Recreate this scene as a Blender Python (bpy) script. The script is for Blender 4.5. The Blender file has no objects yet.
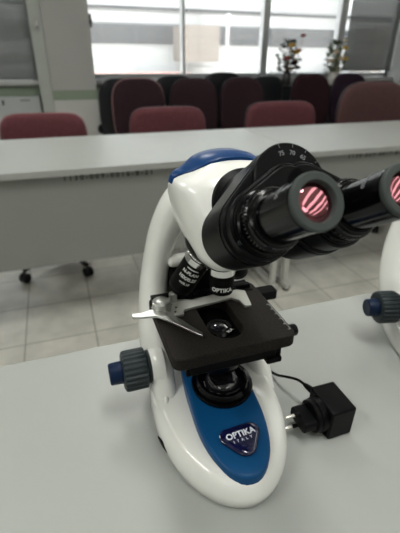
import bpy, bmesh, math, random
from mathutils import Vector, Matrix
random.seed(4)
SC = bpy.context.scene
COL = SC.collection
PI = math.pi
sin, cos = math.sin, math.cos
TZ = 0.75                       # table top height

# ---------------------------------------------------------------- materials
def nodes(name):
    m = bpy.data.materials.new(name); m.use_nodes = True
    nt = m.node_tree
    return m, nt, nt.nodes['Principled BSDF']
def mat(name, col, rough=.5, metal=0., bump=0., bscale=200., var=0., vscale=8., coat=0., spec=.5, trans=0., ior=1.45, sheen=0.):
    m, nt, b = nodes(name)
    b.inputs['Base Color'].default_value = (*col, 1)
    b.inputs['Roughness'].default_value = rough
    b.inputs['Metallic'].default_value = metal
    b.inputs['Specular IOR Level'].default_value = spec
    b.inputs['Coat Weight'].default_value = coat
    b.inputs['Coat Roughness'].default_value = .08
    b.inputs['Transmission Weight'].default_value = trans
    b.inputs['IOR'].default_value = ior
    b.inputs['Sheen Weight'].default_value = sheen
    tc = nt.nodes.new('ShaderNodeTexCoord')
    if bump:
        n = nt.nodes.new('ShaderNodeTexNoise'); n.inputs['Scale'].default_value = bscale; n.inputs['Detail'].default_value = 3
        nt.links.new(tc.outputs['Object'], n.inputs['Vector'])
        bp = nt.nodes.new('ShaderNodeBump'); bp.inputs['Strength'].default_value = bump; bp.inputs['Distance'].default_value = .001
        nt.links.new(n.outputs['Fac'], bp.inputs['Height']); nt.links.new(bp.outputs['Normal'], b.inputs['Normal'])
    if var:
        n = nt.nodes.new('ShaderNodeTexNoise'); n.inputs['Scale'].default_value = vscale; n.inputs['Detail'].default_value = 4
        nt.links.new(tc.outputs['Object'], n.inputs['Vector'])
        r = nt.nodes.new('ShaderNodeValToRGB')
        r.color_ramp.elements[0].position = .3; r.color_ramp.elements[1].position = .7
        r.color_ramp.elements[0].color = (*[c*(1-var) for c in col], 1)
        r.color_ramp.elements[1].color = (*[min(1, c*(1+var)) for c in col], 1)
        nt.links.new(n.outputs['Fac'], r.inputs['Fac']); nt.links.new(r.outputs['Color'], b.inputs['Base Color'])
    return m

M = {}
M['white'] = mat('white_enamel', (.86, .87, .83), .25, coat=.5, var=.02, vscale=30)
M['blue'] = mat('blue_plastic', (.003, .066, .19), .36, spec=.25, bump=.08, bscale=900)
M['navy'] = mat('navy_plastic', (.002, .012, .042), .4, spec=.25)
M['crest'] = mat('blue_cover', (.004, .042, .15), .34, coat=.05, spec=.25)
M['knob'] = mat('grey_plastic', (.026, .036, .040), .45, spec=.3, bump=.1, bscale=700)
M['black'] = mat('black_enamel', (.003, .0033, .0036), .34, coat=.0, spec=.11)
M['blackgloss'] = mat('black_gloss', (.0015, .0015, .002), .17, coat=.0, spec=.28)
M['blackmatte'] = mat('black_matte', (.0025, .0025, .0025), .55, spec=.1, bump=.1, bscale=900)
M['rubber'] = mat('rubber', (.058, .068, .065), .6, spec=.2, bump=.06, bscale=1200)
M['stage'] = mat('stage_coating', (.020, .0175, .015), .62, bump=.35, bscale=1400, var=.5, vscale=600, spec=.1)
M['steel'] = mat('brushed_steel', (.50, .51, .49), .34, 1., bump=.05, bscale=400)
M['satin'] = mat('satin_steel', (.50, .505, .47), .48, .6, bump=.06, bscale=500, var=.06, vscale=60)
M['chrome'] = mat('chrome', (.72, .72, .70), .12, 1.)
M['print'] = mat('white_print', (.72, .74, .72), .6)
M['printgrey'] = mat('grey_print', (.20, .21, .22), .6)
M['printdark'] = mat('dark_print', (.03, .03, .03), .7)
M['badge'] = mat('navy_badge', (.006, .007, .045), .12, coat=.8)
M['silverprint'] = mat('silver_print', (.78, .82, .88), .35)
M['glass'] = mat('dark_lens', (.012, .012, .016), .03, coat=1., spec=.9)
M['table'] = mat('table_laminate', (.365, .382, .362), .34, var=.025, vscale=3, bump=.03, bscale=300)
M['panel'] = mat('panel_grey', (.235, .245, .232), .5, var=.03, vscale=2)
M['edge'] = mat('table_edging', (.34, .35, .335), .45)
M['legmetal'] = mat('leg_grey', (.50, .50, .47), .4)
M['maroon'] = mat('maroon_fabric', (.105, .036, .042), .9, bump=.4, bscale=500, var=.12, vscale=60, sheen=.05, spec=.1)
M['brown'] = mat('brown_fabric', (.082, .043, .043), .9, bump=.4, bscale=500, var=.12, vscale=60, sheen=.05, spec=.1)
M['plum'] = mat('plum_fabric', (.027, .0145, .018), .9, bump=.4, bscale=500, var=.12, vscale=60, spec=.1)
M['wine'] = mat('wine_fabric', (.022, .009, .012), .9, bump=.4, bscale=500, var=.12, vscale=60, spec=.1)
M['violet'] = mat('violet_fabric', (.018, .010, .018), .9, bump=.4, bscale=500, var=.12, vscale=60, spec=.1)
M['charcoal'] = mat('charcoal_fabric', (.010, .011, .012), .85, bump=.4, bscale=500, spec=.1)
M['pipe'] = mat('piping', (.23, .12, .12), .6)
M['chairblack'] = mat('chair_plastic', (.008, .009, .011), .45, spec=.3)
M['wall'] = mat('wall_paint', (.33, .33, .315), .75, var=.03, vscale=2)
M['lower'] = mat('lower_wall_paint', (.43, .43, .415), .75, var=.02, vscale=2)
M['green'] = mat('green_band_paint', (.20, .245, .185), .7, var=.04, vscale=4)
M['ceil'] = mat('ceiling_paint', (.75, .75, .72), .85, var=.02, vscale=2)
M['alu'] = mat('aluminium', (.50, .51, .51), .35, .6)
M['duct'] = mat('duct_paint', (.33, .35, .325), .6, var=.03, vscale=4)
M['slat'] = mat('blind_slat', (.30, .31, .31), .45)
M['slatdark'] = mat('blind_slat_grey', (.13, .135, .13), .4, metal=.2)
M['cabinet'] = mat('cabinet_enamel', (.36, .38, .38), .45, var=.03, vscale=5)
M['leaf'] = mat('leaf', (.055, .085, .030), .6, var=.4, vscale=20)
M['leafdark'] = mat('leaf_dark', (.022, .035, .016), .6, var=.4, vscale=20)
M['yellow'] = mat('yellow_petal', (.55, .36, .07), .7)
M['red'] = mat('red_petal', (.22, .03, .03), .7)
M['cream'] = mat('cream_petal', (.62, .50, .38), .7)
M['vase'] = mat('vase_ceramic', (.62, .60, .55), .2)
M['vasedark'] = mat('vase_dark', (.03, .03, .03), .25)
M['concrete'] = mat('bright_concrete', (.80, .78, .74), .9, var=.04, vscale=.5)
M['facade'] = mat('facade_white', (.42, .42, .41), .9)
M['facadegrey'] = mat('facade_grey', (.035, .037, .04), .6)
M['facadetan'] = mat('facade_tan', (.20, .17, .145), .9)
M['bed'] = mat('flower_bed', (.30, .13, .10), .9, var=.5, vscale=3)
M['pole'] = mat('pole_white', (.45, .45, .45), .7)
M['brass'] = mat('prong_metal', (.70, .68, .62), .2, 1.)

# coated eye lens: a mostly reflecting surface with a pink anti-reflection tint
def eye_lens_mat():
    m, nt, b = nodes('coated_lens')
    b.inputs['Base Color'].default_value = (.55, .21, .25, 1)
    b.inputs['Metallic'].default_value = 1.
    b.inputs['Roughness'].default_value = .04
    return m
M['eyelens'] = eye_lens_mat()

def floor_mat():
    m, nt, b = nodes('vinyl_tiles')
    g = nt.nodes.new('ShaderNodeNewGeometry')
    mp = nt.nodes.new('ShaderNodeMapping'); mp.inputs['Location'].default_value = (.267, -.035, 0)
    nt.links.new(g.outputs['Position'], mp.inputs['Vector'])
    br = nt.nodes.new('ShaderNodeTexBrick'); br.offset = 0.; br.squash = 1.
    br.inputs['Scale'].default_value = 1.
    br.inputs['Brick Width'].default_value = .30; br.inputs['Row Height'].default_value = .30
    br.inputs['Mortar Size'].default_value = .0024; br.inputs['Mortar Smooth'].default_value = .3
    br.inputs['Color1'].default_value = (.66, .65, .58, 1); br.inputs['Color2'].default_value = (.72, .705, .635, 1)
    br.inputs['Mortar'].default_value = (.22, .215, .18, 1)
    nt.links.new(mp.outputs['Vector'], br.inputs['Vector'])
    n = nt.nodes.new('ShaderNodeTexNoise'); n.inputs['Scale'].default_value = 9; n.inputs['Detail'].default_value = 5
    nt.links.new(g.outputs['Position'], n.inputs['Vector'])
    r = nt.nodes.new('ShaderNodeValToRGB')
    r.color_ramp.elements[0].color = (.82, .82, .82, 1); r.color_ramp.elements[1].color = (1.08, 1.08, 1.08, 1)
    r.color_ramp.elements[0].position = .3; r.color_ramp.elements[1].position = .7
    nt.links.new(n.outputs['Fac'], r.inputs['Fac'])
    mx = nt.nodes.new('ShaderNodeMix'); mx.data_type = 'RGBA'; mx.blend_type = 'MULTIPLY'; mx.inputs['Factor'].default_value = 1
    nt.links.new(br.outputs['Color'], mx.inputs[6]); nt.links.new(r.outputs['Color'], mx.inputs[7])
    nt.links.new(mx.outputs[2], b.inputs['Base Color'])
    b.inputs['Roughness'].default_value = .3
    return m
M['floor'] = floor_mat()

# ---------------------------------------------------------------- mesh helpers
def obj(name, bm, m, parent=None, loc=(0, 0, 0), rot=(0, 0, 0), smooth=35, bevel=0., seg=2, subsurf=0, recalc=True):
    if recalc:
        bmesh.ops.recalc_face_normals(bm, faces=bm.faces[:])
    me = bpy.data.meshes.new(name); bm.to_mesh(me); bm.free()
    me.materials.append(M[m] if isinstance(m, str) else m)
    if smooth:
        me.shade_smooth(); me.set_sharp_from_angle(angle=math.radians(smooth))
    o = bpy.data.objects.new(name, me); COL.objects.link(o)
    o.location = loc; o.rotation_euler = rot
    if parent: o.parent = parent
    if bevel:
        b = o.modifiers.new('bevel', 'BEVEL'); b.width = bevel; b.segments = seg; b.limit_method = 'ANGLE'; b.angle_limit = math.radians(40)
        b.harden_normals = False
    if subsurf:
        s = o.modifiers.new('sub', 'SUBSURF'); s.levels = subsurf; s.render_levels = subsurf
    return o
def empty(name, loc, rz=0):
    o = bpy.data.objects.new(name, None); COL.objects.link(o); o.location = loc; o.rotation_euler = (0, 0, rz)
    o.empty_display_size = .05
    return o
def tag(o, label=None, cat=None, group=None, kind=None):
    if label: o['label'] = label
    if cat: o['category'] = cat
    if group: o['group'] = group
    if kind: o['kind'] = kind
    return o
def box(bm, x0, x1, y0, y1, z0, z1, mtx=None):
    vs = [bm.verts.new(p) for p in ((x0,y0,z0),(x1,y0,z0),(x1,y1,z0),(x0,y1,z0),(x0,y0,z1),(x1,y0,z1),(x1,y1,z1),(x0,y1,z1))]
    for f in ((0,3,2,1),(4,5,6,7),(0,1,5,4),(1,2,6,5),(2,3,7,6),(3,0,4,7)): bm.faces.new([vs[i] for i in f])
    if mtx is not None:
        for v in vs: v.co = mtx @ v.co
    return bm
def bx(*a, **k):
    return box(bmesh.new(), *a, **k)
def frame(d, up=(0, 0, 1)):
    """rotation whose local z is d"""
    z = Vector(d).normalized(); x = Vector(up).cross(z)
    if x.length < 1e-5: x = Vector((1, 0, 0))
    x.normalize(); y = z.cross(x)
    return Matrix((x, y, z)).transposed()
def loft(bm, rings, cap0=True, cap1=True, close=False):
    rv = [[bm.verts.new(p) for p in r] for r in rings]
    n = len(rv[0])
    pairs = list(zip(rv, rv[1:])) + ([(rv[-1], rv[0])] if close else [])
    for a, b in pairs:
        for i in range(n):
            bm.faces.new((a[i], a[(i+1) % n], b[(i+1) % n], b[i]))
    if cap0 and not close: bm.faces.new(rv[0][::-1])
    if cap1 and not close: bm.faces.new(rv[-1])
    return bm
def lathe(bm, prof, origin=(0, 0, 0), d=(0, 0, 1), n=40, ridges=0, ridge_d=0., ridge_rows=()):
    """prof: list of (r, t) along axis d"""
    R = frame(d); o = Vector(origin); rings = []
    for k, (r, t) in enumerate(prof):
        ring = []
        for i in range(n):
            a = 2*PI*i/n; rr = r
            if ridges and k in ridge_rows and (i*ridges*2//n) % 2: rr = r - ridge_d
            ring.append(o + R @ Vector((rr*cos(a), rr*sin(a), t)))
        rings.append(ring)
    return loft(bm, rings)
def catmull(pts, n=8):
    P = [Vector(p) for p in pts]; out = []
    for i in range(len(P)-1):
        p0 = P[max(i-1, 0)]; p1 = P[i]; p2 = P[i+1]; p3 = P[min(i+2, len(P)-1)]
        for k in range(n):
            t = k/n
            out.append(.5*((2*p1) + (p2-p0)*t + (2*p0-5*p1+4*p2-p3)*t*t + (3*p1-p0-3*p2+p3)*t**3))
    out.append(P[-1]); return out
def interp(vals, n=8):
    return [v.x for v in catmull([(v, 0, 0) for v in vals], n)]
def superel(a, b, e, n):
    r = []
    for i in range(n):
        t = 2*PI*i/n; c, s = cos(t), sin(t)
        r.append((a*math.copysign(abs(c)**(2/e), c), b*math.copysign(abs(s)**(2/e), s)))
    return r
def sweep(bm, path, aw, bw, ref, e=2.3, n=20):
    """a along in-plane width, b along ref direction"""
    rings = []
    for i, p in enumerate(path):
        t = (path[min(i+1, len(path)-1)] - path[max(i-1, 0)]).normalized()
        v = (Vector(ref) - t*t.dot(Vector(ref))).normalized(); u = t.cross(v)
        rings.append([p + u*x + v*y for x, y in superel(aw[i], bw[i], e, n)])
    return loft(bm, rings)
def tube(bm, pts, r, n=10, sm=6):
    path = catmull(pts, sm) if sm else [Vector(p) for p in pts]
    rings = []; x = None
    for i, p in enumerate(path):
        t = (path[min(i+1, len(path)-1)] - path[max(i-1, 0)]).normalized()
        if x is None:
            x = t.orthogonal().normalized()
        x = (x - t*t.dot(x)).normalized(); y = t.cross(x)
        rings.append([p + x*r*cos(2*PI*k/n) + y*r*sin(2*PI*k/n) for k in range(n)])
    return loft(bm, rings)
def prism(bm, pts, z0, z1, mtx=None, inset=0., hole=None):
    """2D outline extruded; with inset a chamfered top; hole: same-count loop"""
    def mk(p2, z): 
        v = Vector((p2[0], p2[1], z)); return mtx @ v if mtx is not None else v
    if hole is None:
        rings = [[mk(p, z0) for p in pts], [mk(p, z1-inset) for p in pts]]
        if inset:
            c = Vector((sum(p[0] for p in pts)/len(pts), sum(p[1] for p in pts)/len(pts)))
            q = []
            for p in pts:
                v = Vector(p)-c; q.append(c + v*(1-inset/max(v.length, 1e-6)))
            rings.append([mk(p, z1) for p in q])
        return loft(bm, rings)
    return loft(bm, [[mk(p, z0) for p in pts], [mk(p, z1) for p in pts], [mk(p, z1) for p in hole], [mk(p, z0) for p in hole]], close=True)
def rrect(x0, x1, y0, y1, r, k=6):
    out = []
    for cx, cy, a0 in ((x1-r, y1-r, 0), (x0+r, y1-r, PI/2), (x0+r, y0+r, PI), (x1-r, y0+r, 1.5*PI)):
        for i in range(k+1):
            a = a0 + PI/2*i/k; out.append((cx+r*cos(a), cy+r*sin(a)))
    return out
def hull2(c1, r1, c2, r2, n=24):
    """outline of two circles joined by their outer tangents"""
    c1, c2 = Vector(c1), Vector(c2); D = (c2-c1).length; th = math.atan2((c2-c1).y, (c2-c1).x)
    ph = math.acos((r1-r2)/D)
    pts = []
    for i in range(n+1):
        a = th + ph + (2*PI-2*ph)*i/n; pts.append((c1.x+r1*cos(a), c1.y+r1*sin(a)))
    for i in range(n+1):
        a = th - ph + 2*ph*i/n; pts.append((c2.x+r2*cos(a), c2.y+r2*sin(a)))
    return pts
def textmesh(txt, size, extrude=.0002, bold=0., spacing=1.):
    cu = bpy.data.curves.new('t', 'FONT'); cu.body = txt; cu.size = size; cu.extrude = extrude; cu.offset = bold
    cu.align_x = 'CENTER'; cu.align_y = 'CENTER'; cu.space_character = spacing; cu.resolution_u = 3
    o = bpy.data.objects.new('t', cu); COL.objects.link(o)
    dg = bpy.context.evaluated_depsgraph_get(); dg.update()
    me = bpy.data.meshes.new_from_object(o.evaluated_get(dg))
    bm = bmesh.new(); bm.from_mesh(me)
    bpy.data.objects.remove(o); bpy.data.curves.remove(cu); bpy.data.meshes.remove(me)
    return bm
def xform(bm, m4):
    bmesh.ops.transform(bm, matrix=m4, verts=bm.verts[:]); return bm
def wrap(bm, r, origin, axis, facing, t):
    """wrap flat text (x right, y up) round a cylinder; axis points up the text, centre looks along facing"""
    ax = Vector(axis).normalized(); f = Vector(facing); f = (f - ax*f.dot(ax)).normalized(); s = ax.cross(f)
    bmesh.ops.subdivide_edges(bm, edges=[e for e in bm.edges if e.calc_length() > r*.2], cuts=2)
    for v in bm.verts:
        a = v.co.x/r; rr = r + v.co.z
        v.co = Vector(origin) + ax*(t+v.co.y) + (f*cos(a) + s*sin(a))*rr
    return bm
def merge(bm, other):
    me = bpy.data.meshes.new('tmp'); other.to_mesh(me); other.free(); bm.from_mesh(me); bpy.data.meshes.remove(me); return bm

# ---------------------------------------------------------------- microscope
HA = math.radians(2)                           # the binocular head is turned a little on its flange
X = Vector((cos(HA), sin(HA), 0))
U = Vector((sin(HA)*.848, -cos(HA)*.848, .53)).normalized()       # towards the viewer's eye
DN = -U
V = U.cross(X).normalized()

def base_outline(s, yb=.125, n=56):
    pts = []
    for i in range(n):
        a = 2*PI*i/n; c, q = cos(a), sin(a)
        if q < 0:
            x = -.0050+.0722*math.copysign(abs(c)**1.04, c); y = -.01 + .1165*math.copysign(abs(q)**1.0, q)
        else:
            x = -.0050+.0722*math.copysign(abs(c)**.75, c); y = -.01 + (yb+.01)*abs(q)**.8
        pts.append((x*s[0], (y-.0)*s[1]))
    return pts

def make_microscope():
    root = empty('microscope', (0, 0, 0))
    # ---- white base
    bm = bmesh.new(); rings = []
    def topz(y, z):                         # the top of the base falls towards the front
        return z
    for s, z in ((.965, 0), (.985, .003), (1.0, .012), (.995, .022), (.97, .030), (.925, .036), (.86, .039)):
        rings.append([(x, y, z if z < .02 else z + .012*max(0, (y+.125)/.25) - .006) for x, y in base_outline((s, s))])
    loft(bm, rings)
    base = obj('base', bm, 'white', root, rot=(0, 0, -.05), smooth=50)
    # black patch on the base side for the shade inside a slot
    b2 = bmesh.new()
    prism(b2, [(-.0105, .001), (0, .0040), (.0120, -.001), (.002, -.0030)], -.0008, .0008)
    M4 = Matrix.Translation((-.0745, -.042, .0125)) @ (frame((-.955, -.29, .03))).to_4x4()
    obj('slot_shade_patch', xform(b2, M4), 'blackmatte', base)
    # ---- arm: a hoop of two legs rising from the sides of the base and meeting behind the head
    L = [(-.0595, -.005, .012), (-.0600, .035, .042), (-.0575, .070, .075), (-.0520, .094, .110), (-.0445, .104, .150), (-.0345, .100, .195), (-.018, .088, .232), (0, .082, .245)]
    aw = [.013, .0150, .0160, .0150, .0140, .0145, .0180, .0200]
    bw = [.016, .0300, .0320, .0280, .0250, .0230, .0220, .0220]
    P = L + [(-x, y, z) for x, y, z in L[-2::-1]]
    aw = aw + aw[-2::-1]; bw = bw + bw[-2::-1]
    bm = bmesh.new()
    sweep(bm, catmull(P, 7), interp(aw, 7), interp(bw, 7), (0, 1, .25), e=2.6, n=24)
    arm = obj('arm', bm, 'white', root, smooth=50)
    # cross bar low between the legs, carries the focus block
    bm = bx(-.0350, .040, .074, .092, .1585, .1710)
    obj('cross_bar', bm, 'white', arm, bevel=.0055, seg=4)
    # knob housing swelling on each leg
    for sx, px in ((-1, -.058), (1, .050)):
        bm = bmesh.new()
        lathe(bm, [(.025, 0), (.0245, .006), (.022, .011), (.020, .014)], (px, .034, .058), (sx, 0, 0), 32)
        obj('knob_boss', bm, 'white', arm)
    # moulded ribs that run from the knob boss down into the base side
    for pts_ in ([(-.0715, .036, .046), (-.0738, .016, .036), (-.0725, -.004, .031), (-.0675, -.018, .0315)], [(-.0640, .034, .050), (-.0625, .012, .044), (-.0620, -.006, .038), (-.0655, -.019, .0325)]):
        bm = bmesh.new(); tube(bm, pts_, .0032, 12); obj('side_rib', bm, 'white', base, smooth=60)
    # ---- blue cover of the base
    pts = []
    for i in range(48):
        a = 2*PI*i/48; c, q = cos(a), sin(a)
        if q < 0: pts.append((-.0045+.0362*math.copysign(abs(c)**.9, c), -.045+.074*math.copysign(abs(q)**1.0, q)))
        else: pts.append((-.0045+.0362*math.copysign(abs(c)**.5, c), -.045+.100*abs(q)**.6))
    bm = bmesh.new()
    def pz(y): return .0375 + .13*(y+.11)
    ring = lambda s, dz: [(x*s, -.02+(y+.02)*s, pz(y)+dz) for x, y in pts]
    loft(bm, [ring(1.0, -.012), ring(1.0, .0005), ring(.99, .0022), ring(.965, .0032), ring(.89, .0034)])
    cover = obj('base_cover', bm, 'blue', root, rot=(0, 0, -.05), smooth=50)
    cover['label'] = 'blue inlaid base cover'
    slope = math.atan(.13)
    # badge (rounded triangle) with lettering
    def badge_pts(s):
        out = []
        for cx, cy, r, a0, a1 in ((-.0112, .0050, .0082, 80, 222), (.0000, -.0052, .0112, 222, 318), (.0112, .0050, .0082, -42, 80)):
            for k in range(9):
                a = math.radians(a0+(a1-a0)*k/8); out.append(((cx+r*cos(a))*s, (cy+r*sin(a))*s))
        return out
    bm = bmesh.new()
    loft(bm, [[(x, y, z) for x, y in badge_pts(s)] for s, z in ((1., 0), (1., .0012), (.93, .0022), (.75, .0028), (.4, .0031))])
    BM4 = Matrix.Translation((-.0020, -.0820, pz(-.0820)+.0033)) @ Matrix.Rotation(slope, 4, 'X') @ Matrix.Rotation(math.radians(5), 4, 'Z') @ Matrix.Scale(1.1, 4)
    badge = obj('logo_badge', xform(bm, BM4), 'badge', cover, smooth=50)
    t = textmesh('OPTIKA', .0079, .0002, .00025, 1.02)
    xform(t, Matrix.Translation((0.0, .0035, .0031)))
    k = textmesh('I  T  A  L  Y', .0038, .0002, 0, 1.)
    xform(k, Matrix.Translation((.000, -.0022, .0031)))
    merge(t, k)
    obj('badge_lettering', xform(t, BM4), 'silverprint', cover, smooth=0)
    # ---- lamp collector
    bm = bmesh.new()
    lathe(bm, [(.0345, -.012), (.0345, .004), (.0335, .0055), (.030, .0062), (.0285, .009), (.0275, .0115), (.0245, .0120), (.0205, .0095), (.0195, .0080)], (0, -.012, pz(-.012)), (0, -.08, 1), 48)
    lamp = obj('lamp_ring', bm, 'blackgloss', root)
    bm = bmesh.new()
    lathe(bm, [(.0195, .007), (.0185, .0105), (.015, .0140), (.009, .0162), (.001, .017)], (0, -.012, pz(-.012)), (0, -.08, 1), 40)
    obj('lamp_lens', bm, 'glass', lamp)
    # ---- focus knobs
    for s in (-1, 1):
        px = -.068 if s < 0 else .058
        k = .88 if s < 0 else .55
        bm = bmesh.new()
        lathe(bm, [(.0185, 0), (.0190, .001), (.0190, .007), (.0180, .008)], (px, .034, .058), (s, 0, 0), 48)
        lathe(bm, [(.0185, .008), (.0228, .0092), (.0234, .0105), (.0234, .0105+.0245*k), (.0224, .012+.0255*k), (.0190, .0125+.0265*k), (.011, .0125+.0265*k)], (px, .034, .058), (s, 0, 0), 96, 24, .0013, (1, 2, 3, 4))
        co = obj('coarse_focus_knob', bm, 'knob', root, smooth=28)
        bm = bmesh.new(); t0 = .0125+.0265*k
        lathe(bm, [(.0108, t0-.002), (.0130, t0), (.0125, t0+.0125), (.0120, t0+.0140), (.0105, t0+.0149), (.003, t0+.0143)], (px, .034, .058), (s, 0, 0), 48)
        fk = obj('fine_focus_knob', bm, 'navy', co); fk['label'] = 'dark blue fine focus knob'
    # ---- focus block behind the stage
    bm = bx(-.034, .036, .062, .094, .060, .157)
    obj('focus_block', bm, 'blackmatte', root, bevel=.004)
    # ---- stage with long opening
    n = 56
    def radial(fn): return [fn(2*PI*i/n) for i in range(n)]
    outer = rrect(-.0640, .0660, -.0470, .066, .009, 13)
    cx0, cy0 = .0010, .0070
    def slot_at(p):
        a = math.atan2(p[1]-cy0, p[0]-cx0); best = None
        w, l = .0180, .0375
        dx, dy = cos(a), sin(a)
        # stadium intersection
        if abs(dx) > 1e-9 and abs(dy/dx)*w <= l-w:
            return (cx0+math.copysign(w, dx), cy0+dy/abs(dx)*w)
        c = math.copysign(l-w, dy)
        b = dy*c; disc = b*b-(c*c-w*w); tt = b+math.sqrt(max(disc, 0))
        return (cx0+dx*tt, cy0+dy*tt)
    outer = [p for p in outer]
    # resample more evenly for clean bridging
    def resample(pts, m):
        Pn = [Vector(p) for p in pts]; Ls = [0]
        for i in range(len(Pn)): Ls.append(Ls[-1] + (Pn[(i+1) % len(Pn)]-Pn[i]).length)
        out = []; j = 0
        for k in range(m):
            d = Ls[-1]*k/m
            while Ls[j+1] < d: j += 1
            f = (d-Ls[j])/max(Ls[j+1]-Ls[j], 1e-9); q = Pn[j].lerp(Pn[(j+1) % len(Pn)], f); out.append((q.x, q.y))
        return out
    outer = resample(outer, 160)
    inner = [slot_at(p) for p in outer]
    bm = bmesh.new(); prism(bm, outer, .1165, .130, hole=inner)
    stage = obj('stage', bm, 'stage', root, bevel=.0012, seg=2)
    # ruler marks on the right of the stage
    bm = bmesh.new()
    box(bm, .0636, .0639, -.036, .012, .13002, .1302)
    for i in range(6):
        y = -.036+.0095*i; box(bm, .0608, .0635, y-.0002, y+.0002, .13002, .1302)
    obj('ruler_marks', bm, 'print', stage, smooth=0)
    # stage carriage underneath
    bm = bx(-.050, .054, -.040, .070, .100, .1115); box(bm, -.046, .046, -.043, -.036, .103, .1165)
    box(bm, .035, .052, -.046, -.02, .0975, .104); box(bm, -.052, .050, -.030, .070, .111, .1168)
    obj('stage_carriage', bm, 'blackmatte', root, bevel=.0015)
    bm = bmesh.new(); lathe(bm, [(.006, 0), (.0065, .001), (.0065, .010), (.0055, .0115), (.001, .0118)], (.0630, -.030, .122), (1, 0, .05), 24)
    obj('stage_screw', bm, 'black', root)
    # condenser under the stage, its lens seen through the opening
    bm = bmesh.new()
    lathe(bm, [(.020, .070), (.024, .073), (.024, .100), (.0155, .1005), (.0155, .118), (.0135, .1205), (.0100, .1205)], (0, .002, 0), (0, 0, 1), 40)
    cond = obj('condenser', bm, 'blackgloss', root)
    bm = bmesh.new(); lathe(bm, [(.0100, .119), (.0095, .1208), (.006, .1222), (.001, .1227)], (0, .002, 0), (0, 0, 1), 32)
    obj('condenser_lens', bm, 'glass', cond)
    t = textmesh('N.A.', .0048, .0001, .0001); obj('condenser_print', xform(t, Matrix.Translation((.0085, -.0085, .1212)) @ Matrix.Rotation(.5, 4, 'Z')), 'print', cond, smooth=0)
    # ---- slide holder (mechanical stage)
    z = .1302
    pts = [(-.0600, .0500), (-.0640, .0440), (-.0640, .0270), (-.0580, .0200), (-.0345, .0190), (-.0315, .0270), (.0260, .0330), (.0310, .0275), (.0330, .0260), (.0345, .0125), (.0425, .0125), (.0480, .0420), (.0380, .0490), (-.0180, .0430), (-.0260, .0470), (-.0420, .0500)]
    bm = bmesh.new(); prism(bm, pts, z, z+.0032)
    holder = obj('slide_holder', bm, 'satin', root, bevel=.0006, smooth=30); holder['label'] = 'steel slide holder plate'
    bm = bmesh.new()
    box(bm, -.050, .058, .0500, .0560, z, z+.006)
    for i in range(9):
        x = -.028+.0078*i; box(bm, x, x+.0045, .0465, .0500, z+.0036, z+.0052)
    box(bm, -.062, -.030, .0505, .0580, z+.003, z+.0085)
    obj('rack_rail', bm, 'black', holder, bevel=.0006)
    # right arm of the carriage poking out at the back of the stage
    bm = bmesh.new(); prism(bm, rrect(.036, .090, .037, .054, .004), .1165, .1275); box(bm, .030, .060, .045, .070, .1175, .1315)
    obj('carriage_arm', bm, 'black', holder, bevel=.001)
    for (x, y, r, hh) in ((-.0545, .0350, .0102, .0115), (-.0385, .0475, .0047, .0105)):
        bm = bmesh.new()
        lathe(bm, [(r*.9, 0), (r, .0006), (r, hh-.0014), (r*.85, hh-.0003), (r*.3, hh)], (x, y, z+.0030), (0, 0, 1), 32)
        obj('holder_screw', bm, 'steel', holder)
    for x, y in ((-.0420, .0250), (-.0390, .0330), (-.0430, .0400)):
        bm = bmesh.new()
        lathe(bm, [(.0012, 0), (.0012, .0006), (.0006, .0008)], (x, y, z+.0030), (0, 0, 1), 12)
        obj('rivet', bm, 'blackmatte', holder)
    # curved clamp finger with a thumb lever
    up = [(-.0885, .0290), (-.0790, .0285), (-.0680, .0330), (-.0580, .0320), (-.0500, .0230), (-.0425, .0090), (-.0340, -.0080), (-.0272, -.0222)]
    lo = [(-.0285, -.0258), (-.0330, -.0210), (-.0420, -.0085), (-.0515, .0050), (-.0590, .0150), (-.0660, .0205), (-.0780, .0212), (-.0885, .0222)]
    u2 = [(p.x, p.y) for p in catmull([(x, y, 0) for x, y in up], 5)]; l2 = [(p.x, p.y) for p in catmull([(x, y, 0) for x, y in lo], 5)]
    bm = bmesh.new(); prism(bm, u2+l2, z+.0035, z+.0062)
    for v in bm.verts:
        if v.co.x < -.068: v.co.z += (-.068-v.co.x)*.12
    fing = obj('clamp_finger', bm, 'steel', holder, bevel=.0005, smooth=30)
    # ---- nosepiece
    al = math.radians(21)
    A = Vector((0, 0, .2435)); ax = Vector((0, sin(al), -cos(al)))
    bm = bmesh.new()
    lathe(bm, [(.020, .012), (.0335, .014), (.0345, .020), (.0345, .026), (.0330, .030), (.029, .036), (.022, .041), (.006, .044)], A, ax, 48)
    nose = obj('nosepiece', bm, 'black', root)
    e1 = Vector((0, -cos(al), -sin(al))); e2 = Vector((1, 0, 0))
    specs = [(0, .0125, .0765, 'OPTIKA', None), (-90, .0135, .098, 'N-PLAN', '10X/0.25'), (180, .0115, .094, None, None), (90, .0118, .086, None, None)]
    for ang, r, ln, tx, tx2 in specs:
        a = math.radians(ang)
        d = (ax*cos(al) + (e1*cos(a) + e2*sin(a))*sin(al)).normalized()
        t1 = .0385; t2 = .0555
        bm = bmesh.new()
        lathe(bm, [(r*.90, t2-.001), (r, t2), (r, ln-.008), (r*.97, ln-.005), (r*.93, ln-.004), (r*.92, ln-.0005), (r*.85, ln), (r*.35, ln), (.002, ln-.003)], A, d, 40)
        ob = obj('objective', bm, 'blackmatte', root); ob['label'] = 'short black objective over the stage' if ang == 0 else 'black objective on turret'
        bm = bmesh.new()
        lathe(bm, [(r*.8, .030), (r*.86, t1), (r*1.02, t1+.001), (r*1.05, t1+.003), (r*1.05, t1+.0070), (r*.99, t1+.0078), (r*.99, t1+.0088), (r*1.05, t1+.0094), (r*1.05, t2-.001), (r*1.0, t2)], A, d, 80, 40, .0006, (3, 4))
        ch = obj('chrome_ring', bm, 'chrome', ob, smooth=25)
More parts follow.
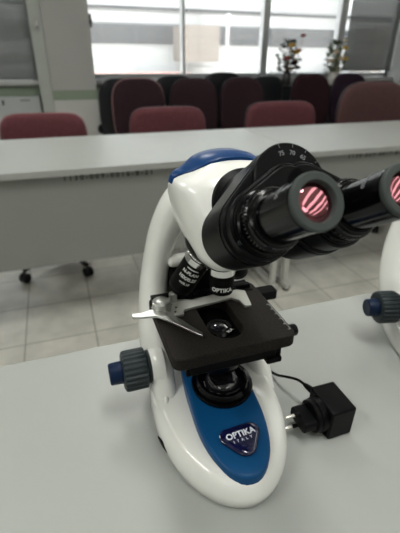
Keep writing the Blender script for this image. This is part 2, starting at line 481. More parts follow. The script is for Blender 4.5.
        if tx:
            fc = Vector((-.33, -.9, .3)) if ang == 0 else Vector((-.25, -.9, .35))
            t = textmesh(tx, .0062 if ang == 0 else .0052, .00015, .0002)
            wrap(t, r, A, -d, fc, -(ln-.0072) if ang == 0 else -(t2+.009))
            if tx2:
                t_ = textmesh(tx2, .0056, .00015, .0002); wrap(t_, r, A, -d, fc, -(t2+.0165)); merge(t, t_)
                t_ = textmesh('\u221e/0.17', .0040, .00015, .0001); wrap(t_, r, A, -d, fc, -(t2+.0235)); merge(t, t_)
                w_ = textmesh('\u2014\u2014', .0060, .00015, .0004); wrap(w_, r, A, -d, fc, -(t2+.0030)); merge(t, w_)
            obj('objective_print', t, 'print', ob, smooth=0)
    # ---- white head
    prof = [  # z, half width, front y, back y
        (.2080, .0205, -.026, .036), (.2095, .0250, -.034, .044), (.2135, .0290, -.043, .052), (.2220, .0325, -.049, .062), (.2340, .0370, -.047, .072),
        (.2490, .0405, -.040, .078), (.2600, .0428, -.032, .074), (.2690, .0436, -.025, .066), (.2750, .0432, -.020, .056), (.2800, .0415, -.016, .050),
        (.2835, .0380, -.014, .047), (.2868, .0340, -.008, .045), (.2900, .0295, -.002, .042), (.2935, .0220, .005, .038), (.2950, .0120, .012, .034)]
    bm = bmesh.new(); rings = []
    for z_, rx, yf, yb in prof:
        cy = (yf+yb)/2; ry = (yb-yf)/2
        sh = .010*max(0, min(1, (z_-.2800)/.008))
        rings.append([(x+sh, cy+y, z_) for x, y in superel(rx, ry, 2.9, 64)])
    loft(bm, rings)
    head = obj('head_housing', bm, 'white', root, smooth=60)
    # blue crest over the crown of the head
    bm = bmesh.new()
    half = [(-.0431, .2752, 0), (-.0422, .2785, .0), (-.0405, .2815, .05), (-.0376, .2838, .15), (-.0340, .2852, .35), (-.0310, .2876, .7), (-.0262, .2914, 1), (-.0190, .2942, 1), (-.0100, .2960, 1), (0, .2966, 1)]
    prof2 = catmull(half, 5)
    arch = [(p.x, p.y, max(0, min(1, p.z))) for p in prof2]
    arch = arch + [(-x, zz, q) for x, zz, q in arch[-2::-1]]
    NA = len(arch)-1
    # front edge of the strip runs further back on the flanks; a step near each end
    rings = []
    for f, g in ((0, -.003), (0, .0010), (.10, .0030), (.5, .0036), (.85, .0026), (1, .0005), (1, -.004)):
        rr = []
        for x, zz, q in arch:
            up = q
            yf = .022 - .010*up; yb = .034 + .014*up
            nx, nz = x/.047, (zz-.262)/.037
            gg = g*(.55+.75*up) if g > 0 else g
            rr.append((x+.010*up+gg*nx, yf+(yb-yf)*f, zz+gg*nz))
        rings.append(rr)
    loft_open = [[bm.verts.new(p) for p in r] for r in rings]
    for k in range(len(loft_open)-1):
        for i in range(NA): bm.faces.new((loft_open[k][i], loft_open[k][i+1], loft_open[k+1][i+1], loft_open[k+1][i]))
    ba = loft_open
    for i in range(NA): bm.faces.new((ba[0][i+1], ba[0][i], ba[-1][i], ba[-1][i+1]))
    for i in (0, NA): bm.faces.new([ba[k][i] for k in range(len(ba))])
    cr = obj('head_crest', bm, 'crest', root, smooth=50); cr['label'] = 'blue cover strip over the crown'
    # ---- binocular tube
    E0 = Vector((.0155, -.1535, .3140)); VO = .0265; PV = E0 + V*VO; HI = .0292        # pivot line
    bm = bmesh.new()
    lathe(bm, [(.027, .100), (.0270, .130), (.0320, .132), (.0330, .134), (.0330, .172)], PV, DN, 48)
    flange = obj('head_flange', bm, 'black', root)
    for a in (.6, 2.0, 3.6, 5.2):
        bm = bmesh.new()
        Rm = frame(DN); p = PV + Rm @ Vector((.0331*cos(a), .0331*sin(a), .142))
        lathe(bm, [(.0016, 0), (.0016, .0008), (.0008, .001)], p, (p-(PV+DN*.142)), 12)
        obj('set_screw', bm, 'steel', flange)
    # plane frame: 2D (x along X, y along V), depth along DN
    def plane(t): return Matrix.Translation(E0 + DN*t) @ Matrix((X, V, U)).transposed().to_4x4()
    for s in (-1, 1):
        cT = (s*HI, 0); cP = (0, VO)
        bm = bmesh.new()
        d0 = .0 if s < 0 else .010
        prism(bm, hull2(cP, .0265, cT, .0262), -.044, 0, plane(.067+d0), inset=.0015)
        prism(bm, hull2(cP, .0272, cT, .0268), -.034, 0, plane(.073+d0), inset=.0)
        hs = obj('prism_housing', bm, 'black', root, smooth=30)
        bm = bmesh.new()
        prism(bm, hull2((s*.006, VO*.72), .0195, cT, .0246), -.010-d0, 0, plane(.058), inset=.0015)
        prism(bm, hull2((s*.006, VO*.72), .0170, cT, .0222), -.003, 0, plane(.0562), inset=.001)
        obj('front_plate', bm, 'black', hs, smooth=30)
        for (u_, v_) in ((s*.020, .028), (s*.0495, -.010)):
            bm = bmesh.new()
            lathe(bm, [(.0016, -.002), (.0016, .0004), (.0009, .0007)], E0 + X*u_ + V*v_ + DN*.058, U, 14)
            obj('housing_screw', bm, 'knob', hs)
        # eyepiece
        o = E0 + X*cT[0]
        bm = bmesh.new()
        lathe(bm, [(.0218, -.0575), (.0218, -.0540), (.0205, -.0532)], o, U, 48)
        lathe(bm, [(.0200, -.054), (.0208, -.0525), (.0208, -.0455), (.0196, -.0445)], o, U, 144, 48, .0006, (1, 2))
        lathe(bm, [(.0196, -.045), (.0190, -.042), (.0176, -.0412), (.0172, -.0405), (.0155, -.040), (.0155, -.0045), (.0140, -.0062), (.0120, -.0075)], o, U, 48)
        ey = obj('eyepiece', bm, 'blackgloss', root, smooth=30)
        bm = bmesh.new()
        lathe(bm, [(.0140, -.006), (.0155, -.0034), (.0160, -.0020), (.0158, -.0006), (.0150, 0), (.0114, 0), (.0110, -.0006), (.0108, -.0050), (.0098, -.0052)], o, U, 56)
        rim = obj('eyepiece_rim', bm, 'rubber', ey); rim['label'] = 'grey rubber rim'
        bm = bmesh.new()
        lathe(bm, [(.0110, -.0042), (.0100, -.0034), (.0075, -.0029), (.0040, -.0026), (.0005, -.0025)], o, U, 48)
        obj('eye_lens', bm, 'eyelens', ey, smooth=60)
        t = textmesh('WF 10X/20', .0042, .0001, .0001)
        wrap(t, .0155, o, U, Vector((-.35, -.2, 1)), -.018)
        obj('eyepiece_print', t, 'printgrey', ey, smooth=0)
    # pivot disk with the eye-distance scale
    bm = bmesh.new()
    lathe(bm, [(.0260, .085), (.0280, .083), (.0280, .0655), (.0270, .0645), (.024, .0645)], PV, DN, 64)
    disk = obj('pivot_disk', bm, 'black', root)
    bm = bmesh.new()
    for k, num in enumerate(('75', '70', '65', '60', '55')):
        a = math.radians(100-24*k)
        t = textmesh(num, .0044, .0001, .0001)
        xform(t, plane(.0643) @ Matrix.Translation((0, VO, 0)) @ Matrix.Rotation(a-PI/2, 4, 'Z') @ Matrix.Translation((0, .0205, 0)))
        merge(bm, t)
        b_ = bx(-.0002, .0002, .0245, .0275, 0, .0001)
        xform(b_, plane(.0643) @ Matrix.Translation((0, VO, 0)) @ Matrix.Rotation(a-PI/2, 4, 'Z')); merge(bm, b_)
    obj('scale_numerals', bm, 'printgrey', disk, smooth=0)
    return root

def copy_tree(o, parent=None):
    c = o.copy(); COL.objects.link(c)
    if parent: c.parent = parent
    for ch in list(o.children): copy_tree(ch, c)
    return c

mic = make_microscope()
mic.location = (.134, .318, TZ)
tag(mic, 'white and blue binocular microscope standing whole in the middle of the near table', 'microscope', 'microscopes on the near table')
mic2 = copy_tree(mic)
mic2.location = (.491, .311, TZ); mic2.rotation_euler = (0, 0, math.radians(-14))
tag(mic2, 'white microscope cut off by the right edge, only arm and focus knob showing', 'microscope', 'microscopes on the near table')

# ---------------------------------------------------------------- power adapter
ad = empty('power_adapter', (.134, .318, TZ), 0)
tag(ad, 'black two-pin power adapter lying beside the microscope base', 'adapter')
bm = bx(.1005, .1320, -.0825, -.0385, 0, .040)
obj('body', bm, 'black', ad, bevel=.0025, seg=3)
bm = bmesh.new(); AX = Vector((-1, 0, 0))
lathe(bm, [(.0190, -.004), (.0195, 0), (.0195, .006), (.0188, .0068), (.0175, .0072), (.0185, .0076), (.0185, .0115), (.0175, .0125)], (.1005, -.0615, .0200), AX, 48)
obj('collar', bm, 'black', ad)
bm = bmesh.new()
prism(bm, rrect(-.0075, .0075, -.0155, .0155, .005), 0, .0165, Matrix.Translation((.0890, -.0615, .0200)) @ frame(AX, (0, 1, 0)).to_4x4(), inset=.001)
obj('plug', bm, 'black', ad, smooth=30)
for z_ in (.0115, .0290):
    bm = bmesh.new(); lathe(bm, [(.0023, -.002), (.0023, .006)], (.0727, -.0615, z_), AX, 16); pr = obj('pin', bm, 'black', ad)
    bm = bmesh.new(); lathe(bm, [(.0021, 0), (.0021, .009), (.0016, .0105), (.0006, .0110)], (.0667, -.0615, z_), AX, 16); obj('pin_tip', bm, 'brass', pr)
bm = bmesh.new()
lathe(bm, [(.0042, 0), (.0040, .004), (.0030, .012), (.0024, .014)], (.105, -.040, .032), (-.25, 1, -.05), 16)
obj('strain_relief', bm, 'blackmatte', ad)
bm = bmesh.new()
tube(bm, [(.1025, -.030, .0315), (.099, -.016, .030), (.0935, .000, .022), (.0905, .016, .0115), (.0885, .034, .0045), (.086, .060, .0020), (.078, .110, .0020), (.045, .150, .0020)], .0017)
obj('cable', bm, 'blackmatte', ad)

# ---------------------------------------------------------------- tables
def make_table(name='training_table', w=1.795, d=.65):
    r = empty(name, (0, 0, 0))
    bm = bx(0, w, 0, d, .725, .750); obj('tabletop', bm, 'table', r, bevel=.002)
    bm = bx(.001, w-.001, -.0012, .004, .7262, .7488); obj('edge_band', bm, 'edge', r)
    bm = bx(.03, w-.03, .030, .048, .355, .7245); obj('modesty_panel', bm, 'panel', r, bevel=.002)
    for x in (.02, w-.05):
        bm = bx(x, x+.030, .085, .115, .045, .7245); box(bm, x, x+.030, .05, d-.05, .012, .045)
        obj('leg', bm, 'legmetal', r, bevel=.004)
        for y in (.07, d-.07):
            b2 = bmesh.new(); lathe(b2, [(.014, 0), (.016, .002), (.016, .010), (.008, .0125)], (x+.015, y, 0), (0, 0, 1), 20); obj('foot', b2, 'blackmatte', r)
    bm = bx(.05, w-.05, .32, .36, .69, .7245); obj('frame_rail', bm, 'legmetal', r, bevel=.003)
    return r
def printed(tbl, txt, x):
    t = textmesh(txt, .0285, .0002, .0010, 1.45)
    xform(t, Matrix.Translation((x, -.0001+.0299, .7085)) @ Matrix.Rotation(PI/2, 4, 'X'))
    obj('inventory_number', t, 'printdark', tbl, smooth=0)
t1 = make_table(); t2 = copy_tree(t1); t3 = copy_tree(t1)
t1.location = (-.785, 1.521, 0); tag(t1, 'long pale grey table across the aisle with an inventory number under its edge at left', 'table', 'pale training tables')
t2.location = (1.013, 1.521, 0); tag(t2, 'long pale grey table joined to the right end of the other far table', 'table', 'pale training tables')
t3.location = (-.785, .479, 0); t3.rotation_euler = (0, 0, 0)
for ch in t3.children:
    pass
# the near table faces the same way, so that its panel is on the viewer's side
t3.location = (-.785, -.171, 0); tag(t3, 'near pale grey table that the microscopes stand on', 'table', 'pale training tables')
printed(t1, '1130-009-0016-8-21', .785+.166)
printed(t2, '1130-009-0017-8-21', .425)

# ---------------------------------------------------------------- chairs
def chair(x, y, rz, top, w, fab, label, group, mode='shell', pip=True, base=True, recline=.10, bh=.42, reach=.232, ex=3.6):
    r = empty('office_chair', (x, y, 0), rz)      # local -y faces the viewer
    tag(r, label, 'chair', group)
    # backrest, a padded rounded shape; front pad and rear shell
    zc = top-bh/2
    def outline(sx, sz, e=3.2, n=44):
        return [(a*sx*(1-.10*max(0, b)*0), b*sz) for a, b in superel(w/2, bh/2, e, n)]
    def ring(s, yy, bow=.03):
        out = []
        for a, b in superel(w/2*s, bh/2*s, ex, 64):
            taper = 1 + .06*(-b/(bh/2))*-1
            aa = a*(1.0 - .05*max(0, b/(bh/2))**2)
            out.append((aa, yy + recline*(b)*1.0 - bow*(a/(w/2))**2, zc+b))
        return out
    bm = bmesh.new()
    loft(bm, [ring(.55, -.030), ring(.85, -.029), ring(.96, -.021), ring(1.0, -.006), ring(1.0, .004)])
    bk = obj('backrest', bm, fab, r, loc=(0, .0, 0), smooth=60)
    bm = bmesh.new()
    loft(bm, [ring(1.0, .004), ring(1.012, .012), ring(1.0, .024), ring(.85, .034), ring(.5, .038)])
    obj('back_shell', bm, 'chairblack', r, smooth=60)
    if pip:
        bm = bmesh.new(); tube(bm, ring(1.006, .004)+[ring(1.006, .004)[0]], .005, 8, 0); obj('piping', bm, 'pipe', bk, smooth=60)
    # seat in front of the backrest
    bm = bmesh.new()
    rs = [[(a, -.245+b, z_) for a, b in superel(.225*s, .225*s, 3, 40)] for s, z_ in ((.90, .405), (1., .42), (1., .445), (.95, .465), (.7, .475))]
    loft(bm, rs); obj('seat', bm, fab, r, smooth=60)
    bm = bmesh.new(); tube(bm, [(0, -.15, .40), (0, .02, .395), (0, .075, .44), (0, .055, .56), (0, .045, .66)], .022, 10); obj('back_post', bm, 'chairblack', r)
    if base:
        bm = bmesh.new(); lathe(bm, [(.028, .06), (.028, .22), (.018, .22), (.018, .405), (.06, .405), (.06, .412)], (0, -.245, 0), (0, 0, 1), 24)
        obj('column', bm, 'chairblack', r)
        for k in range(5):
            a = base+2*PI*k/5; ca, sa = cos(a), sin(a)
            bm = bmesh.new()
            P = [Vector((0, -.245, .10))+Vector((ca*q, sa*q, -z_)) for q, z_ in ((.02, 0), (reach*.56, .008), (reach*.985, .030))]
            sweep(bm, P, [.022, .019, .014], [.016, .013, .010], (0, 0, 1), n=12)
            lg = obj('leg', bm, 'chairblack', r)
            bm = bmesh.new(); q = Vector((ca*reach, -.245+sa*reach, .028))
            s2 = Vector((-sa, ca, 0))
            for dd in (-.012, .012):
                lathe(bm, [(.014, -.008), (.027, -.007), (.0275, 0), (.027, .007), (.014, .008)], q+s2*dd, s2, 20)
            lathe(bm, [(.006, 0), (.006, .04)], q, (0, 0, 1), 10)
            obj('caster', bm, 'chairblack', lg)
    return r
G1 = 'maroon chairs behind the far table'; G2 = 'dark chairs along the windows'
FB = -PI/2+.63
chair(-.070, 2.56, -.10, .812, .475, 'maroon', 'maroon chair behind the far table in front of the plain pillar', G1, base=FB, reach=.285, ex=6.5)
chair(.655, 2.52, 0, .833, .490, 'maroon', 'maroon chair behind the far table, second from the left', G1, pip=False, base=FB, ex=6)
chair(1.440, 2.52, 0, .845, .53, 'maroon', 'maroon chair behind the joint of the two far tables', G1, pip=False, base=FB, ex=6)
chair(2.190, 2.52, 0, .958, .62, 'brown', 'tall dusty brown chair behind the right end of the far tables', G1, pip=False, base=FB, bh=.56)
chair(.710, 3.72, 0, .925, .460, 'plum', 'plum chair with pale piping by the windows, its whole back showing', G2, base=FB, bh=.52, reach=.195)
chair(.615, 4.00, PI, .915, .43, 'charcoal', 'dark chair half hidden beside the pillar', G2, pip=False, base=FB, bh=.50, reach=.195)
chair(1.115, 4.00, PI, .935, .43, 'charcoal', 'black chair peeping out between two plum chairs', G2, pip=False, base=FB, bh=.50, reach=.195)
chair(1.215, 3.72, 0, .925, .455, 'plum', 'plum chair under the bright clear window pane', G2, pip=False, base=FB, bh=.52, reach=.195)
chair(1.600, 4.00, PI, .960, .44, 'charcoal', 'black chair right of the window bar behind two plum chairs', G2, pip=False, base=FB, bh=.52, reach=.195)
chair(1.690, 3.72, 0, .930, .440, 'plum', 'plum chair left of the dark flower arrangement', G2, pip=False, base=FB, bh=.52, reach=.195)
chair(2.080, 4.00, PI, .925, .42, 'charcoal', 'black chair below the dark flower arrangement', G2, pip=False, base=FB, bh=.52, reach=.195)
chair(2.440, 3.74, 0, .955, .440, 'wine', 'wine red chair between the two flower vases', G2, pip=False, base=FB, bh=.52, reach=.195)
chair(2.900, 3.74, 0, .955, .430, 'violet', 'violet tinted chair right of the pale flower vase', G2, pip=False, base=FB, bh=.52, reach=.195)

# ---------------------------------------------------------------- room shell
XL, XR, YF, YB, ZC = -3.2, 6.2, -4.2, 4.80, 2.75
def struct(name, bm, m, **k):
    o = obj(name, bm, m, **k); o['kind'] = 'structure'; return o
struct('floor', bx(XL, XR, YF, YB+.2, -.05, 0), 'floor', smooth=0)
struct('ceiling', bx(XL, XR, YF, YB+.2, ZC, ZC+.05), 'ceil', smooth=0)
struct('wall_left', bx(XL-.1, XL, YF, YB+.2, 0, ZC), 'wall', smooth=0)
struct('wall_right', bx(XR, XR+.1, YF, YB+.2, 0, ZC), 'wall', smooth=0)
struct('wall_front', bx(XL-.1, XR+.1, YF-.1, YF, 0, ZC), 'wall', smooth=0)
SILL, WT = .865, 2.35
W1 = (-2.3, -.085); W2 = (.40, 4.36)
bm = bx(XL, XR, YB, YB+.2, 0, .655)
struct('wall_back', bm, 'lower', smooth=0)
bm = bx(XL, XR, YB, YB+.2, .745, SILL-.03)
for a, b in ((XL, W1[0]), (W1[1], W2[0]), (W2[1], XR)): box(bm, a, b, YB, YB+.2, SILL-.03, WT)
box(bm, XL, XR, YB, YB+.2, WT, ZC)
struct('wall_back_upper', bm, 'wall', smooth=0)
struct('trim_1', bx(XL, XR, YB-.004, YB+.2, .655, .80), 'green', smooth=0)
struct('trim_2', bx(W1[0]-.05, W1[1]+.02, YB-.06, YB+.2, SILL-.045, SILL), 'alu', bevel=.004)
struct('trim_3', bx(W2[0]-.05, W2[1], YB-.06, YB+.2, SILL-.045, SILL), 'alu', bevel=.004)
# pillar with green band, and the boxed duct beside it
PX0, PX1, PY = .015, .435, 4.50
bm = bx(PX0, PX1, PY, YB, 0, .695); struct('column_lower', bm, 'lower', smooth=0)
struct('column', bx(PX0, PX1, PY, YB, .785, ZC), 'wall', smooth=0)
struct('trim_4', bx(PX0-.003, PX1+.003, PY-.004, YB, .695, .785), 'green', smooth=0)
struct('trim_5', bx(-.100, PX0, 4.52, YB, 0, ZC), 'duct', bevel=.006)
struct('wall_pier', bx(4.36, 4.62, 4.62, YB, 0, ZC), 'wall', smooth=0)
# window frames: mullions and heads
def window(n, x0, x1, bars):
    bm = bmesh.new()
    box(bm, x0, x0+.05, YB+.06, YB+.13, SILL, WT); box(bm, x1-.05, x1, YB+.06, YB+.13, SILL, WT)
    box(bm, x0, x1, YB+.06, YB+.13, SILL, SILL+.05); box(bm, x0, x1, YB+.06, YB+.13, WT-.05, WT)
    for c, w in bars: box(bm, c-w/2, c+w/2, YB+.05, YB+.14, SILL, WT)
    return struct('window_%d' % n, bm, 'alu', bevel=.003)
window(1, W1[0], W1[1], [(-1.2, .06)])
window(2, W2[0], W2[1], [(1.470, .035), (2.475, .085), (3.52, .10)])
def pane_mat():
    m, nt, b = nodes('window_glass')
    tr = nt.nodes.new('ShaderNodeBsdfTransparent'); gl = nt.nodes.new('ShaderNodeBsdfGlossy'); gl.inputs['Roughness'].default_value = .02
    mx = nt.nodes.new('ShaderNodeMixShader'); mx.inputs['Fac'].default_value = .06
    nt.links.new(tr.outputs[0], mx.inputs[1]); nt.links.new(gl.outputs[0], mx.inputs[2])
    nt.links.new(mx.outputs[0], nt.nodes['Material Output'].inputs['Surface'])
    return m
M['pane'] = pane_mat()
for i, (a, b) in enumerate(((W1[0]+.05, W1[1]-.05), (W2[0]+.05, 1.4525), (1.4875, 2.4325), (2.5175, 3.47), (3.57, W2[1]-.05))):
    struct('window_%d_glass' % (i+3), bx(a, b, YB+.092, YB+.096, SILL+.05, WT-.05), 'pane', smooth=0)

# ---------------------------------------------------------------- blinds
def blind(x0, x1, z0, tilt, label, m, y=YB+.015, step=.024, w=.026):
    r = empty('venetian_blind', ((x0+x1)/2, y, z0), 0)
    tag(r, label, 'blind', 'venetian blinds in the windows')
    hw = (x1-x0)/2
    bm = bmesh.new(); z = .02
    while z < WT-z0-.04:
        jit = random.uniform(-.04, .04)
        mt = Matrix.Translation((0, 0, z)) @ Matrix.Rotation(tilt+jit, 4, 'X')
        # gently crowned slat
        v = [[bm.verts.new(mt @ Vector((xx, yy, zz))) for xx in (-hw, hw)] for yy, zz in ((-w/2, -.0012), (0, .0012), (w/2, -.0012), (0, .0004))]
        for k in range(4): bm.faces.new((v[k][0], v[k][1], v[(k+1) % 4][1], v[(k+1) % 4][0]))
        z += step
    obj('slats', bm, m, r, smooth=0)
    obj('bottom_rail', bx(-hw, hw, -.013, .013, 0, .014), m, r, bevel=.002)
    obj('head_rail', bx(-hw, hw, -.02, .02, WT-z0-.04, WT-z0), m, r)
    bm = bmesh.new()
    for q in (-.7, 0, .7):
        for yy in (-.014, .014): tube(bm, [(hw*q, yy, .01), (hw*q, yy, WT-z0-.04)], .0009, 5, 0)
    obj('cord', bm, m, r)
    return r
blind(W1[0]+.02, W1[1]-.015, SILL+.005, 1.15, 'closed silvery venetian blind left of the pillar', 'slatdark')
blind(W2[0]+.03, 1.445, SILL+.03, -.28, 'open venetian blind next to the pillar over the bright clear pane', 'slat')
blind(1.495, 2.425, SILL+.03, -.28, 'open venetian blind behind the lamp post, in the middle pane', 'slat')
blind(2.525, 3.46, SILL+.02, -.40, 'half open venetian blind behind the flower vases', 'slat')
blind(3.58, W2[1]-.01, SILL+.07, 1.12, 'closed dark grey venetian blind at the right end of the windows', 'slatdark')

# small fittings
wd = empty('wall_hook', (.445, 4.62, 1.37)); tag(wd, 'small black fitting on the right side of the pillar', 'fitting')
bm = bmesh.new(); lathe(bm, [(.040, -.010), (.045, .0), (.045, .014), (.030, .026), (.01, .030)], (0, 0, 0), (1, 0, 0), 24); obj('body', bm, 'chairblack', wd)
bm = bmesh.new(); box(bm, .0, .022, -.03, .03, .035, .075); obj('bracket', bm, 'chairblack', wd, bevel=.004)
sw = empty('blind_winder', (-.040, 4.510, 1.335)); tag(sw, 'white oval blind winder on the duct left of the pillar', 'winder')
bm = bmesh.new(); loft(bm, [[(a, y_, b) for a, b in superel(.017*s, .042*s, 2.2, 28)] for s, y_ in ((1, .010), (1, -.004), (.8, -.012), (.3, -.015))]); obj('body', bm, 'lower', sw, smooth=60)
bm = bmesh.new(); lathe(bm, [(.007, 0), (.007, .010), (.003, .012)], (0, -.014, -.018), (0, -1, 0), 16); obj('spindle', bm, 'chairblack', sw)
# heater cabinet beneath the left window
hc = empty('heater_cabinet', (-.62, 4.66, 0)); tag(hc, 'pale metal heater cabinet below the closed blind left of the pillar', 'heater')
obj('case', bx(-.55, .50, 0, .135, .0, .715), 'cabinet', hc, bevel=.006)
bm = bmesh.new()
for k in range(14): box(bm, -.45+.032*k, -.45+.032*k+.018, -.003, .002, .60, .645)
obj('grille', bm, 'printdark', hc)
obj('label_plate', bx(.315, .405, -.002, .001, .682, .690), 'printdark', hc)
obj('latch', bx(.145, .160, -.006, .001, .645, .69), 'chairblack', hc)
obj('gap_shade_strip', bx(.502, .515, .03, .135, 0, .72), 'chairblack', hc)  # black strip filling the gap beside the case, standing for its shade

# ---------------------------------------------------------------- flowers on the sill
def leafblade(bm, p, d, ln, w):
    d = Vector(d).normalized(); s = d.cross(Vector((random.uniform(-1, 1), random.uniform(-1, 1), .4))).normalized(); nrm = d.cross(s)
    P = [p, p+d*ln*.35+s*w, p+d*ln, p+d*ln*.35-s*w, p+d*ln*.4+nrm*w*.4]
    v = [bm.verts.new(q) for q in P]
    for f in ((0, 1, 4), (1, 2, 4), (2, 3, 4), (3, 0, 4)): bm.faces.new([v[i] for i in f])
def flowers(name, x, y, z, label, vase_m, leaf_m, blooms, hgt, spread, seed, n):
    random.seed(seed)
    r = empty(name, (x, y, z)); tag(r, label, 'flower vase', 'flower arrangements by the windows')
    bm = bmesh.new()
    lathe(bm, [(.035, 0), (.045, .01), (.052, .05), (.046, .10), (.034, .13), (.040, .15), (.036, .15), (.030, .13)], (0, 0, 0), (0, 0, 1), 28); obj('vase', bm, vase_m, r)
    bm = bmesh.new(); bst = bmesh.new(); fl = {}
    for i in range(n):
        t = random.random(); a = random.uniform(0, 2*PI)
        zz = .13 + hgt*t; rad = spread*(.35+.65*math.sin(PI*min(1, .12+t*.88)))*random.uniform(.2, 1)
        p = Vector((rad*cos(a), rad*sin(a)*.7, zz))
        d = Vector((cos(a), sin(a), random.uniform(-.4, .9)))
        leafblade(bm, p-d.normalized()*.02, d, random.uniform(.04, .075), random.uniform(.010, .018))
        if i % 6 == 0: tube(bst, [(0, 0, .10), (rad*.4*cos(a), rad*.4*sin(a)*.7, .10+(zz-.1)*.55), p], .0022, 6, 3)
    obj('stems', bst, leaf_m, r); fo = obj('foliage', bm, leaf_m, r, smooth=0, recalc=False)
    for (bx_, by_, bz_, br, bmn) in blooms:
        b = bmesh.new()
        for k in range(14):
            a = 2*PI*k/7+(k//7)*.4; e = .25+.55*(k//7)
            leafblade(b, Vector((bx_, by_, bz_)), (cos(a)*cos(e), sin(a)*cos(e), sin(e)), br, br*.35)
        lathe(b, [(br*.1, -br*.2), (br*.32, 0), (br*.2, br*.3), (br*.05, br*.35)], (bx_, by_, bz_), (0, 0, 1), 10)
        tube(b, [(bx_*.2, by_*.2, .12), (bx_*.7, by_*.7, bz_*.6), (bx_, by_, bz_)], .0022, 6, 3)
        obj('bloom', b, bmn, r, smooth=0, recalc=False)
    return r
flowers('flower_vase', 2.615, 4.52, .80, 'dark flower arrangement with yellow and red blooms behind the chairs', 'vasedark', 'leafdark',
        [(-.02, -.08, .40, .05, 'yellow'), (.04, -.09, .33, .05, 'yellow'), (.09, -.06, .35, .045, 'red'), (-.07, -.09, .27, .05, 'red'), (.16, 0, .50, .04, 'red'), (.02, -.1, .22, .05, 'wine'), (.08, -.08, .18, .05, 'wine')], .34, .15, 5, 190)
flowers('flower_vase', 3.245, 4.52, .80, 'pale vase with a loose green and cream flower arrangement, right of the dark one', 'vase', 'leaf',
        [(-.06, -.08, .34, .045, 'cream'), (.05, -.09, .38, .045, 'yellow'), (.00, -.10, .27, .045, 'cream'), (.10, -.06, .27, .045, 'yellow'), (-.10, -.06, .25, .045, 'cream'), (.06, -.05, .46, .035, 'cream')], .34, .15, 9, 160)
lt = empty('side_cabinet', (2.93, 4.52, 0)); tag(lt, 'low dark cabinet behind the window chairs carrying the flower vases', 'cabinet')
obj('body', bx(-.55, .55, -.16, .16, .0, .78), 'chairblack', lt, bevel=.004)
obj('top', bx(-.57, .57, -.175, .17, .78, .80), 'chairblack', lt, bevel=.003)
for s in (-.27, .27):
    dr = obj('door', bx(s-.262, s+.262, -.176, -.160, .06, .77), 'chairblack', lt, bevel=.002)
    obj('handle', bx(s-(.22 if s > 0 else -.22)-.006, s-(.22 if s > 0 else -.22)+.006, -.190, -.176, .55, .68), 'alu', dr, bevel=.002)

# ---------------------------------------------------------------- outside
gr = struct('ground', bx(-60, 90, YB+.2, 120, -.35, -.30), 'concrete', smooth=0)
bd = empty('office_building', (20, 30, -.3)); tag(bd, 'pale building with a grey window band across the yard', 'building')
obj('wall', bx(-40, 40, 0, 8, 0, 9), 'facade', bd, smooth=0)
obj('window_band', bx(-40, 2.2, -.15, .05, 1.85, 3.0), 'facadegrey', bd, smooth=0)
obj('lower_wall', bx(-40, -6.2, -.12, .05, .0, .5), 'facade', bd, smooth=0)
obj('window_band', bx(-40, 40, -.15, .05, 3.75, 3.95), 'facadegrey', bd, smooth=0)
obj('annex', bx(-11.7, -9.3, -2.6, -.1, .9, 2.9), 'facadetan', bd, smooth=0)
obj('annex', bx(3.0, 11, -2.6, -.1, .0, 3.1), 'facadetan', bd, smooth=0)
fb = tag(obj('flower_bed', bx(1.2, 4.6, 14.0, 14.6, -.30, .52), 'bed', bevel=.1), 'strip of reddish flowers outside beyond the clear pane', 'flower bed')
lp = empty('lamp_post', (8.2, 20, -.3)); tag(lp, 'white lamp post standing in the yard outside', 'lamp post')
bm = bmesh.new(); lathe(bm, [(.12, 0), (.09, .3), (.07, 2.6)], (0, 0, 0), (0, 0, 1), 16); obj('pole', bm, 'pole', lp)
bm = bmesh.new(); lathe(bm, [(.06, 2.6), (.22, 2.65), (.22, 2.85), (.05, 3.0)], (0, 0, 0), (0, 0, 1), 16); obj('lantern', bm, 'pole', lp)

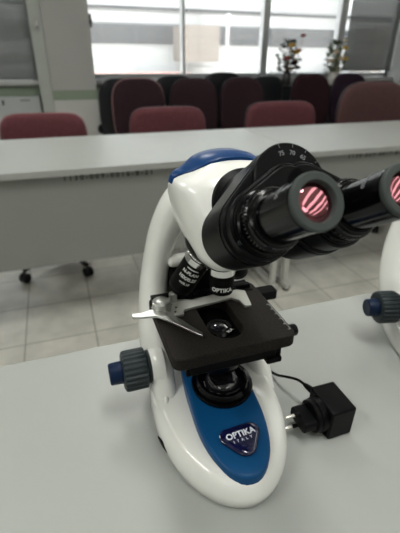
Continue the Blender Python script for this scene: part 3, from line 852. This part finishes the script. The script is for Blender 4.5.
# ---------------------------------------------------------------- light
w = bpy.data.worlds.new('sky'); SC.world = w; w.use_nodes = True
nt = w.node_tree; bg = nt.nodes['Background']
bg.inputs['Color'].default_value = (.88, .95, 1.0, 1); bg.inputs['Strength'].default_value = 3.4
sun = bpy.data.lights.new('sun', 'SUN'); sun.energy = 11.0; sun.angle = .02; sun.color = (1, .96, .9)
so = bpy.data.objects.new('sun', sun); COL.objects.link(so); so.rotation_euler = (math.radians(48), 0, math.radians(90))
def ceil_light(x, y, lx, ly, e, rz=0.):
    l = bpy.data.lights.new('ceiling_area_light', 'AREA'); l.shape = 'RECTANGLE'; l.size = lx; l.size_y = ly; l.energy = e; l.color = (1, .995, .95)
    o = bpy.data.objects.new('ceiling_area_light', l); COL.objects.link(o); o.location = (x, y, ZC-.01); o.rotation_euler = (0, 0, rz)
for x, e in ((-1.6, 18), (.4, 15), (2.4, 6.5), (4.4, 5)):
    for y, q in ((.1, 1.0), (2.5, .85)):
        ceil_light(x, y, .28, 1.2, e*q)
for x, e in ((-1.6, 8), (4.4, 4)):
    ceil_light(x, -2.0, .28, 1.2, e)
# added area lamps, unseen, angled to mirror as stripes in the eye lens
for k in range(4):
    ceil_light(2.04+.79*.66*(k-1.3), -1.67-.55*.66*(k-1.3), .25, 2.2, 2.4, math.radians(-30))
ceil_light(1.00, -2.55, .9, .9, 6, math.radians(-38))  # added square panel, unseen, for the pale blob mirrored in the lens
# ---------------------------------------------------------------- camera
cam = bpy.data.cameras.new('camera'); co = bpy.data.objects.new('camera', cam); COL.objects.link(co)
R = Matrix(((0.94601037, 0.14554006, -0.28962471), (-0.32399174, 0.4512667, -0.83149728), (0.00968183, 0.88044106, 0.47405675)))
co.matrix_world = Matrix.Translation((0, 0, 1.13)) @ R.to_4x4()
cam.sensor_fit = 'HORIZONTAL'; cam.sensor_width = 36; cam.lens = 36*398/400
cam.clip_start = .01; cam.clip_end = 300
cam.dof.use_dof = True; cam.dof.focus_distance = .345; cam.dof.aperture_fstop = 12
SC.camera = co
SC.view_settings.view_transform = 'Standard'; SC.view_settings.look = 'None'; SC.view_settings.gamma = 1
SC.view_settings.exposure = 0.45; SC.view_settings.use_curve_mapping = False
